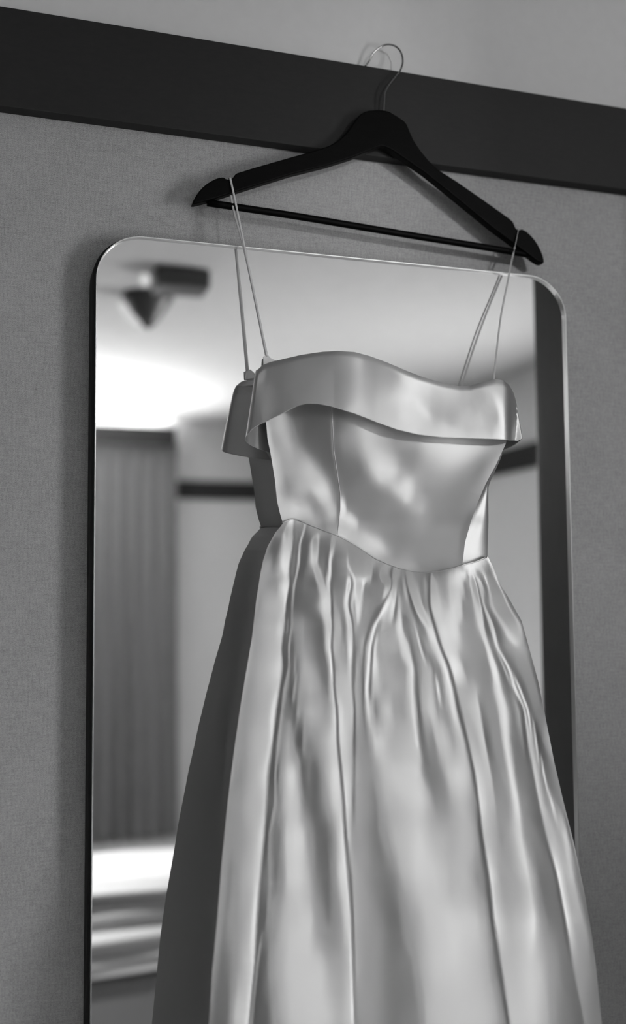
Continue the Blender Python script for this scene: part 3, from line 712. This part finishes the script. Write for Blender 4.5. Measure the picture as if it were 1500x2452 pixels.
link('skirt_back', pymesh('skirt_back', bk.reshape(-1, 3), grid_faces(nrf, nb)), M['satin'], dress, True)

def il(tab, y): return np.interp(y, [p[0] for p in tab], [p[1] for p in tab])
COL_T = [(619, 884), (632, 873), (650, 866.5), (690, 857), (720, 850), (770, 842.5), (810, 840), (850, 843), (885, 852), (930, 869), (970, 886), (1010, 902), (1060, 917), (1100, 924.5), (1125, 924), (1160, 914), (1188, 907.5), (1206, 911), (1220, 922), (1231, 941), (1237, 962)]
COL_B = [(597, 1036), (603, 1028), (614, 1020), (625, 1014), (640, 1008), (670, 993), (700, 977), (715, 970), (735, 966), (760, 966.5), (790, 972), (850, 990), (900, 1010), (950, 1028), (1000, 1040), (1060, 1047), (1120, 1049), (1190, 1051), (1225, 1054), (1240, 1055), (1252, 1049)]
def on_curve(tab, x): return np.interp(x, [p[0] for p in tab], [p[1] for p in tab])

nrb, ncb = 220, 260
bod = np.zeros((nrb, ncb, 3)); bpx = np.zeros((nrb, ncb, 2))
s = np.linspace(0, 1, ncb)
for i in range(nrb):
    t = i / (nrb - 1)
    y = np.full(ncb, 900 + 420 * t)
    for _ in range(6):
        L_ = il(BO_L, y); R_ = il(BO_R, y)
        x = L_ + (R_ - L_) * s
        yt = on_curve(COL_T, x) + 14; yb_ = np.interp(x, wx, wyv)
        y = yt + (yb_ - yt) * t
    e = bod_rel(x, y)
    bpx[i, :, 0] = x; bpx[i, :, 1] = y
    for j in range(ncb): bod[i, j] = U(x[j], y[j], e[j])
link('bodice_front', pymesh('bodice_front', bod.reshape(-1, 3), grid_faces(nrb, ncb, flip=True)), M['satin'], dress, True)

# side panel turning back on the right of the bodice
SP_R = [(1090, 1203), (1120, 1190), (1150, 1176), (1165, 1170.5), (1200, 1170), (1250, 1170.5), (1300, 1169), (1333, 1168)]
nsr, nsc = 60, 16
sv = np.zeros((nsr, nsc, 3))
for i in range(nsr):
    t = i / (nsr - 1)
    for j in range(nsc):
        u = j / (nsc - 1)
        yl = 1085 + t * (1356.5 - 1085); yr = 1085 + t * (1338 - 1085)
        y = yl + (yr - yl) * u
        xl = il(BO_R, y) - 2; xr = max(il(SP_R, y), xl + 1)
        x = xl + (xr - xl) * u
        e0_ = float(bod_rel(np.array([xl]), np.array([y]))[0]) - 0.002
        e = e0_ - 0.0030 * u - 0.003 * u ** 6 + 0.0016 * math.sin(u * 5 + t * 6) * (1 - t)
        sv[i, j] = U(x, y, e)
link('side_panel', pymesh('side_panel', sv.reshape(-1, 3), grid_faces(nsr, nsc, flip=True)), M['satin'], dress, True)

# back of the bodice, facing the mirror
nbb = 60
bb = np.zeros((nrb, nbb, 3))
for i in range(nrb):
    L_ = bod[i, 0]; y = bpx[i, -1, 1]
    k = int(np.clip((y - 1085) / (1334 - 1085) * (nsr - 1), 0, nsr - 1))
    R_ = sv[k, -1] if y > 1085 else bod[i, -1]
    el, er = -L_[1], -R_[1]
    u = 0.5 - 0.5 * np.cos(math.pi * np.linspace(0, 1, nbb))
    prof = 1 - np.exp(-np.minimum(u, 1 - u) / 0.05)
    wr = 0.0025 * np.sin(u * 17 + i * 0.05) * np.clip(6 * u * (1 - u), 0, 1)
    bb[i, :, 0] = L_[0] + (R_[0] - L_[0]) * u + 0.30 * (min(el, er) - 0.039) * prof * np.clip(1 - 4 * u, 0, 1)
    bb[i, :, 1] = -np.maximum(el + (er - el) * u - (min(el, er) - 0.039) * prof + wr * 0.5, 0.0365)
    bb[i, :, 2] = L_[2] + (R_[2] - L_[2]) * u
    bb[i, 0] = L_; bb[i, -1] = R_
link('bodice_back', pymesh('bodice_back', bb.reshape(-1, 3), grid_faces(nrb, nbb)), M['satin'], dress, True)

# waist seam
sp_ = []
for x in np.linspace(676, 1166, 90):
    y = float(np.interp(x, wx, wyv))
    e = max(float(bod_rel(np.array([x]), np.array([y]))[0]) if x < 1108 else 0, float(skirt_rel(np.array([x]), np.array([y]))[0]))
    if x > 1108: e = float(skirt_rel(np.array([x]), np.array([y]))[0])
    sp_.append(U(x, y, e + 0.0004))
link('waist_seam', tube_mesh('waist_seam', sp_, 0.0009, 8), M['satin'], dress, True)

# princess seams of the bodice
for seam in ([(960, 793), (1000, 796), (1080, 800), (1120, 806), (1180, 815), (1220, 815), (1279, 808.5)],):
    pts = []
    for y in np.linspace(seam[0][0], seam[-1][0], 60):
        x = float(np.interp(y, [t[0] for t in seam], [t[1] for t in seam]))
        pts.append(U(x, y, float(bod_rel(np.array([x]), np.array([y]))[0]) + 0.0001))
    link('bodice_seam', tube_mesh('bodice_seam', pts, 0.00045, 6), M['satin'], dress, True)

# ---- folded neckline: a loop of cloth turned down over the bodice, front, sides and back
CO_LINES = [[(840, 622), (1060, 592)], [(840, 850), (1060, 830)], [(840, 1240), (1000, 1240), (1060, 1253)]]
CO_ROWS = [
 (850, [(622, 118), (650, 112), (720, 114), (790, 118), (830, 140), (860, 152), (900, 130), (1000, 165), (1100, 170), (1190, 185), (1240, 165)]),
 (900, [(615, 182), (640, 129), (720, 108), (780, 72), (830, 101), (860, 127), (900, 112), (940, 115), (1000, 172), (1080, 165), (1150, 170), (1185, 190), (1210, 165), (1228, 165), (1240, 165)]),
 (950, [(608, 118), (640, 129), (700, 100), (760, 79), (820, 105), (860, 128), (890, 120), (930, 122), (980, 132), (1010, 105), (1040, 90), (1080, 90), (1110, 85), (1150, 95), (1180, 122), (1210, 165), (1225, 165), (1238, 165)]),
 (1000, [(602, 118), (640, 139), (700, 112), (780, 130), (850, 168), (900, 153), (950, 146), (1000, 178), (1040, 129), (1080, 111), (1110, 127), (1150, 132), (1190, 124), (1215, 165), (1230, 165), (1240, 165)]),
 (1040, [(596, 120), (650, 115), (800, 150), (900, 185), (1000, 187), (1060, 192), (1120, 152), (1180, 147), (1220, 177), (1248, 165)]),
 (1080, [(596, 120), (650, 115), (800, 150), (900, 180), (1000, 185), (1120, 190), (1220, 170), (1250, 165)])]
Xc, Yc, Ec, E0c = build_relief(CO_ROWS, CO_LINES, 580, 1270, 830, 1090, STEP, 0.4, 0.00001, 1.2, 1220.0)
col_rel = Relief(Xc, Yc, Ec)
nu, nv = 220, 48
COL_OFF = 0.086 - float(col_rel(np.array([612.0]), np.array([960.0]))[0])
colf = np.zeros((nv, nu, 3))
for j in range(nu):
    u = j / (nu - 1)
    xt = 619 + (1237 - 619) * u; xb = 597 + (1252 - 597) * u
    yt, yb_ = on_curve(COL_T, xt), on_curve(COL_B, xb)
    endk = min(1.0, min(u, 1 - u) / 0.10)
    endk = endk * endk * (3 - 2 * endk)
    for i in range(nv):
        v = i / (nv - 1)
        x = xt + (xb - xt) * v; y = yt + (yb_ - yt) * v
        er_ = float(col_rel(np.array([x]), np.array([y]))[0]) + COL_OFF + float(np.interp(x, [680, 800], [0.010, 0.004])) * v ** 0.8 - float(np.interp(x, [600, 700, 900, 1060, 1200], [0, .000, .003, .007, .012]))
        er_ = max(er_, float(bod_rel(np.array([x]), np.array([y]))[0]) + 0.003 + 0.003 * v)
        roll = -0.005 * (1 - min(v / 0.10, 1)) ** 2          # rounded top fold
        sag = 0.0
        ee = (0.080 if u < .5 else 0.090) + 0.024 * v
        e = er_ + roll + sag
        colf[i, j] = U(x, y, e)
# back loop
nk = 60
colb = np.zeros((nv, nk, 3))
for j in range(nk):
    u = j / (nk - 1)
    uu = 0.5 - 0.5 * math.cos(math.pi * u)
    for i in range(nv):
        v = i / (nv - 1)
        R_, L_ = colf[i, -1], colf[i, 0]
        p = R_ + (L_ - R_) * uu
        k = (4 * uu * (1 - uu)) ** 0.38 if 0 < uu < 1 else 0.0
        eb = 0.047 - 0.007 * v
        e = -p[1]
        p = p.copy()
        p[1] = -(e + (eb - e) * k)
        p[2] -= (0.018 * v + 0.004) * k
        # the loop bellies out at the sides before it turns back
        sd = math.exp(-(u / .10) ** 2) if u < .5 else -math.exp(-((1 - u) / .10) ** 2)
        p[0] += sd * 0.005 * math.sin(math.pi * min(1, min(u, 1 - u) / .2)) 
        colb[i, j] = p
ring = np.concatenate([colf, colb[:, 1:-1]], 1)
ncr = ring.shape[1]
collar = link('folded_neckline', pymesh('folded_neckline', ring.reshape(-1, 3), grid_faces(nv, ncr, wrap=True, flip=True)), M['satin'], dress, True)
edge = np.vstack([ring[-1], ring[-1, :2]])
link('neckline_hem', tube_mesh('neckline_hem', edge, 0.00045, 8), M['satin'], collar, True)
# the top fold closes inward onto the bodice
inn = ring[0].copy(); cen = inn.mean(0)
lip = np.zeros((5, ncr, 3))
for i in range(5):
    t = i / 4
    lip[i] = inn
    ymid = -0.072
    lip[i, :, 1] = inn[:, 1] + (ymid - inn[:, 1]) * 0.30 * t
    lip[i, :, 2] = inn[:, 2] + 0.0012 * math.sin(math.pi * t) - 0.010 * t * t
link('neckline_fold', pymesh('neckline_fold', lip.reshape(-1, 3), grid_faces(5, ncr, wrap=True)), M['satin'], collar, True)

# ---- straps over the notches of the hanger, with their little tabs
def strap(front, back, tabs):
    fr = [U(*p) for p in front]; bk_ = [U(*p) for p in back]
    pts = smooth_path(list(reversed(bk_)) + fr, 90)
    st = link('strap', tube_mesh('strap', pts, 0.001, 8, flat=(0.00125, 0.00045)), M['strap'], dress, True)
    for tb, e in tabs:
        bm = bmesh.new()
        f = bm.faces.new([bm.verts.new(tuple(U(x, y, e))) for x, y in tb])
        r = bmesh.ops.extrude_face_region(bm, geom=[f])
        bmesh.ops.translate(bm, vec=(0, 0.0016, 0), verts=[v for v in r['geom'] if isinstance(v, bmesh.types.BMVert)])
        bmesh.ops.recalc_face_normals(bm, faces=bm.faces)
        me = bpy.data.meshes.new('strap_tab'); bm.to_mesh(me); bm.free()
        link('strap_tab', me, M['satin'], st)
strap([(551, 427.5, .0338), (553, 433, .0350), (570, 512, .0420), (587, 596, .0500), (613, 722, .0620), (640, 853, .0745)],
      [(549.5, 427, .0210), (548, 436, .0196), (560, 505, .0330), (585.5, 600, .0465), (612, 725, .0580), (638.5, 857, .0700)],
      [([(631, 853.5), (641, 848.5), (648, 857), (669, 866.5), (655, 874), (632, 874)], .0740),
       ([(628, 860), (637, 855), (646, 862), (656, 876), (626, 880)], .0650)])
strap([(1243, 547.5, .0338), (1241.5, 554, .0350), (1228, 620, .042), (1219, 668, .048), (1200, 760, .061), (1190, 847, .073), (1183, 912, .081)],
      [(1244, 547, .0210), (1242, 556, .0196), (1226, 625, .0350), (1217.5, 670, .0435), (1199.5, 762, .0560), (1189, 850, .0680), (1183, 908, .0750)],
      [])

# ------------------------------------------------------------------ the room behind the camera, seen in the mirror
rng = np.random.default_rng(5)
# curtain gathered at the right of the far window, hung from a dark pelmet
def curtain(x0, x1, folds, label, seed):
    r = np.random.default_rng(seed)
    nxx, nzz = folds * 14, 26
    ph = r.uniform(-0.5, 0.5, folds + 2); am = r.uniform(0.5, 1.0, folds + 2)
    vs = np.zeros((nzz, nxx, 3))
    for i in range(nzz):
        t = i / (nzz - 1)
        for j in range(nxx):
            u = j / (nxx - 1); k = u * folds
            a = np.interp(k, np.arange(folds + 2), am); p = np.interp(k, np.arange(folds + 2), ph)
            amp = (0.014 + 0.020 * t) * a
            wv = math.sin(2 * math.pi * k + p * 1.4 * t)
            vs[i, j] = (x0 + (x1 - x0) * u + 0.008 * math.cos(2 * math.pi * k) * t, -4.872 + amp * wv, 2.292 - t * 2.277)
    o = empty('curtain', ((x0 + x1) / 2, -4.865, 0.0), label, 'curtain', 'curtains at the far window')
    link('cloth', pymesh('cloth', vs.reshape(-1, 3), grid_faces(nzz, nxx)), M['curtain'], o, True)
    hd = [(x0, -4.882, 2.262), (x1, -4.882, 2.262)]
    link('heading_tape', box_mesh('heading_tape', x0, x1, -4.892, -4.838, 2.250, 2.292, 0.003), M['curtain'], o)
    return o
curtain(0.42, 1.135, 8, 'grey floor-length curtain reflected at the left of the mirror', 3)
curtain(-2.18, -1.62, 6, 'grey floor-length curtain drawn to the outer left side of the far window', 8)
rail = empty('curtain_pelmet', (-0.5, -4.9, 2.30), 'dark pelmet board above the grey curtain', 'pelmet')
link('board', box_mesh('board', -2.19, 1.115, -4.815, -4.800, 2.268, 2.378, 0.002), M['rail'], rail)
link('top', box_mesh('top', -2.19, 1.115, -4.9995, -4.8155, 2.350, 2.362, 0.001), M['rail'], rail)
link('return_end', box_mesh('return_end', 1.103, 1.115, -4.9995, -4.8155, 2.295, 2.3495, 0.001), M['rail'], rail)

# added blind in the far window, unseen, to go with the uplight
blind = empty('added_blind', (-0.95, -4.94, 1.93), 'white slatted blind added in the far window', 'blind')
link('head_rail', box_mesh('head_rail', -1.9, 0.0, -4.96, -4.92, 1.905, 1.935, 0.003), M['frame'], blind)
sl = box_mesh('slat', -0.95, 0.95, -0.020, 0.020, -0.0008, 0.0008)
sl.materials.append(M['frame'])
for k in range(24):
    o = bpy.data.objects.new('slat', sl); C.objects.link(o)
    o.parent = blind
    o.location = (0.0, 0.0, -0.045 - 0.040 * k); o.rotation_euler = (math.radians(-35), 0, 0)

# housing of the added spotlight
d_aim = (SPOT_AIM - SPOT).normalized()
can = empty('added_spotlight', (SPOT.x, SPOT.y, ZC), 'black can spotlight added on the ceiling of the far right corner', 'spotlight')
bm = bmesh.new()
r = bmesh.ops.create_cone(bm, cap_ends=True, segments=32, radius1=0.10, radius2=0.175, depth=0.20)
front_f = max(bm.faces, key=lambda f: f.calc_center_median().z)
bmesh.ops.delete(bm, geom=[front_f], context='FACES')
bmesh.ops.transform(bm, matrix=Matrix.Translation(SPOT - d_aim * 0.075) @ d_aim.to_track_quat('Z', 'Y').to_matrix().to_4x4(), verts=bm.verts)
me = bpy.data.meshes.new('housing'); bm.to_mesh(me); bm.free()
link('housing', me, M['fitting'], can, True)
bk0 = SPOT - d_aim * 0.17
link('bracket', tube_mesh('bracket', [(bk0.x, bk0.y, bk0.z), (bk0.x, bk0.y - .01, bk0.z + .03), (bk0.x, bk0.y - .01, ZC)], 0.012, 10), M['fitting'], can, True)

# ceiling fittings seen in the mirror
fit = empty('ceiling_cone_fitting', (0.545, -2.30, ZC), 'dark cone-shaped ceiling fitting with a bright left side in the mirror', 'ceiling fitting')
link('cone', lathe_mesh('cone', [(0.085, ZC - .0005), (0.085, ZC - .012), (0.074, ZC - .030), (0.045, ZC - .075), (0.020, ZC - .105), (0.006, ZC - .115)], 0.545, -2.30), M['fitting'], fit, True)
link('glow', tube_mesh('glow_tube', smooth_path([(0.452, -2.30, ZC - .040), (0.478, -2.30, ZC - .074), (0.515, -2.30, ZC - .112)], 12), 0.015, 12), M['glow'], fit, True)  # added glow standing in for the cone's bright left side
fit2 = empty('ceiling_box_fitting', (0.59, -2.02, ZC), 'dark flat box fitting on the ceiling with a small pale bulb in the mirror', 'ceiling fitting')
link('box', box_mesh('box', 0.515, 0.685, -2.08, -1.96, ZC - .062, ZC - .0005, 0.010, 3), M['fitting'], fit2)
link('glow', lathe_mesh('knob', [(0.006, ZC - .014), (0.015, ZC - .020), (0.019, ZC - .034), (0.015, ZC - .048), (0.006, ZC - .054)], 0.490, -2.02, 18), M['glow'], fit2, True)  # added glow for the pale spot beside the box

# bed along the room, its long side towards the mirror
BX0, BX1, BY0, BY1 = -0.45, 1.55, -2.78, -1.95
bed = empty('bed', ((BX0 + BX1) / 2, (BY0 + BY1) / 2, 0.0), 'low bed with grey upholstered base reflected at the lower left', 'bed')
link('base', box_mesh('base', BX0, BX1, BY0, BY1, 0.07, 0.335, 0.018, 3), M['bedbase'], bed, False)
for sx in (BX0 + .08, BX1 - .08):
    for sy in (BY0 + .08, BY1 - .08):
        link('leg', lathe_mesh('leg', [(0.020, 0.0005), (0.022, 0.02), (0.028, 0.075)], sx, sy, 14), M['rail'], bed, True)
link('mattress', box_mesh('mattress', BX0 + .01, BX1 - .01, BY0 + .01, BY1 - .06, 0.336, 0.430, 0.03, 4), M['blanket'], bed, True)
link('headboard', box_mesh('headboard', BX1 + .001, BX1 + .07, BY0, BY1, 0.0005, 0.95, 0.02, 3), M['bedbase'], bed)
def puff(name, x0, x1, y0, y1, zb, hgt, m, label, cat, seed, amp, nx=90, ny=44, drop=0.0):
    """soft slab of bedding: domed, wrinkled top with a rounded rim and a closed underside"""
    r = np.random.default_rng(seed)
    W = [(r.uniform(4, 22), r.uniform(4, 22), r.uniform(0, 6.3), r.uniform(.3, 1)) for _ in range(9)]
    vs = []
    for side in (1, 0):
        for i in range(ny):
            for j in range(nx):
                u, v = j / (nx - 1), i / (ny - 1)
                x, y = x0 + (x1 - x0) * u, y0 + (y1 - y0) * v
                rim = (1 - abs(2 * u - 1) ** 14) ** .5 * (1 - abs(2 * v - 1) ** 7) ** .5
                wv = sum(a * math.sin(fx * x + fy * y * 2 + p) for fx, fy, p, a in W) / 5
                if side: z = zb + hgt * .45 + rim * (hgt * .55 + amp * wv)
                else: z = zb + hgt * .45 - rim * hgt * .45
                vs.append((x, y + (1 - side) * 0 + 0.010 * math.sin(x * 9 + seed) * v, z))
    n_ = nx * ny
    fs = grid_faces(ny, nx) + grid_faces(ny, nx, flip=True, off=n_)
    for j in range(nx - 1):
        fs.append((j + 1, j, n_ + j, n_ + j + 1))
        a = (ny - 1) * nx + j; fs.append((a, a + 1, n_ + a + 1, n_ + a))
    for i in range(ny - 1):
        a = i * nx; fs.append((a, a + nx, n_ + a + nx, n_ + a))
        a = i * nx + nx - 1; fs.append((a + nx, a, n_ + a, n_ + a + nx))
    o = link(name, pymesh(name, vs, fs), m, None, True)
    return tag(o, label, cat)
puff('duvet', BX0 + .02, BX1 - .5, BY1 - .30, BY1 + .035, 0.552, 0.072, M['linen'], 'thick white duvet folded along the bed in the mirror', 'duvet', 2, 0.012)
puff('pillow', BX1 - .47, BX1 - .04, BY0 + .10, BY1 - .10, 0.432, 0.14, M['linen'], 'white pillow by the headboard end of the bed', 'pillow', 4, 0.006, 50, 50)
# rumpled cover folded in a thick layer under the duvet, its edge hanging over the long side
nxx, nzz = 160, 90
vs = np.zeros((nzz, nxx, 3))
YB_ = BY1 - .42
for i in range(nzz):
    t = i / (nzz - 1)
    for j in range(nxx):
        x = BX0 + .015 + (BX1 - .52 - BX0) * j / (nxx - 1)
        w1 = math.sin(34 * t + 2.2 * math.sin(3.1 * x) + 1.5 * x)
        w2 = math.sin(21 * t - 5.5 * x + 1.1) * .7
        if t < 0.15:                                   # back face
            q = t / 0.15
            vs[i, j] = (x, YB_, 0.435 + q * .112)
        elif t < 0.4:                                  # top, under the duvet
            q = (t - .15) / .25
            vs[i, j] = (x, YB_ + q * .42, 0.547)
        else:                                          # front, wrinkled
            q = (t - .4) / .6
            bul = math.sin(math.pi * min(1, q * 1.02)) ** .6
            vs[i, j] = (x, BY1 + 0.014 * q ** .5 + 0.010 * bul * (w1 + w2), 0.547 - q * (0.195 + 0.010 * math.sin(4.2 * x + .6)))
cover = link('bed_cover', pymesh('bed_cover', vs.reshape(-1, 3), grid_faces(nzz, nxx)), M['blanket'], None, True)
tag(cover, 'pale rumpled cover hanging over the long side of the bed', 'bed cover')

# added reading lamp, out of the mirror's view, put in to brighten the bed
lx, ly = -0.66, -1.72
lamp = empty('added_floor_lamp', (lx, ly, 0.0), 'black arched reading lamp added at the left end of the bed', 'lamp')
link('foot', lathe_mesh('foot', [(0.13, 0.0005), (0.13, 0.012), (0.11, 0.020), (0.015, 0.026)], lx, ly), M['rail'], lamp, True)
pole = smooth_path([(lx, ly, 0.02), (lx, ly, 0.8), (lx + .02, ly, 1.25), (lx + .14, ly, 1.47), (lx + .32, ly, 1.50), (lx + .42, ly, 1.43)], 50)
link('pole', tube_mesh('pole', pole, 0.009, 10), M['rail'], lamp, True)
LAMP = Vector((lx + .44, ly, 1.36)); aim = (Vector((0.46, -2.06, 0.54)) - LAMP).normalized()
bm = bmesh.new()
bmesh.ops.create_cone(bm, cap_ends=True, segments=32, radius1=0.03, radius2=0.085, depth=0.13)
bmesh.ops.delete(bm, geom=[max(bm.faces, key=lambda f: f.calc_center_median().z)], context='FACES')
bmesh.ops.transform(bm, matrix=Matrix.Translation(LAMP) @ aim.to_track_quat('Z', 'Y').to_matrix().to_4x4(), verts=bm.verts)
me = bpy.data.meshes.new('shade'); bm.to_mesh(me); bm.free()
link('shade', me, M['rail'], lamp, True)
rd = bpy.data.lights.new('added_lamp_light', 'SPOT'); rd.energy = 34.0; rd.shadow_soft_size = 0.03
rd.spot_size = math.radians(80); rd.spot_blend = 0.5
ro = bpy.data.objects.new('added_lamp_light', rd); C.objects.link(ro)
ro.parent = lamp
ro.location = LAMP + aim * 0.02 - Vector((lx, ly, 0)); ro.rotation_euler = aim.to_track_quat('-Z', 'Y').to_euler()
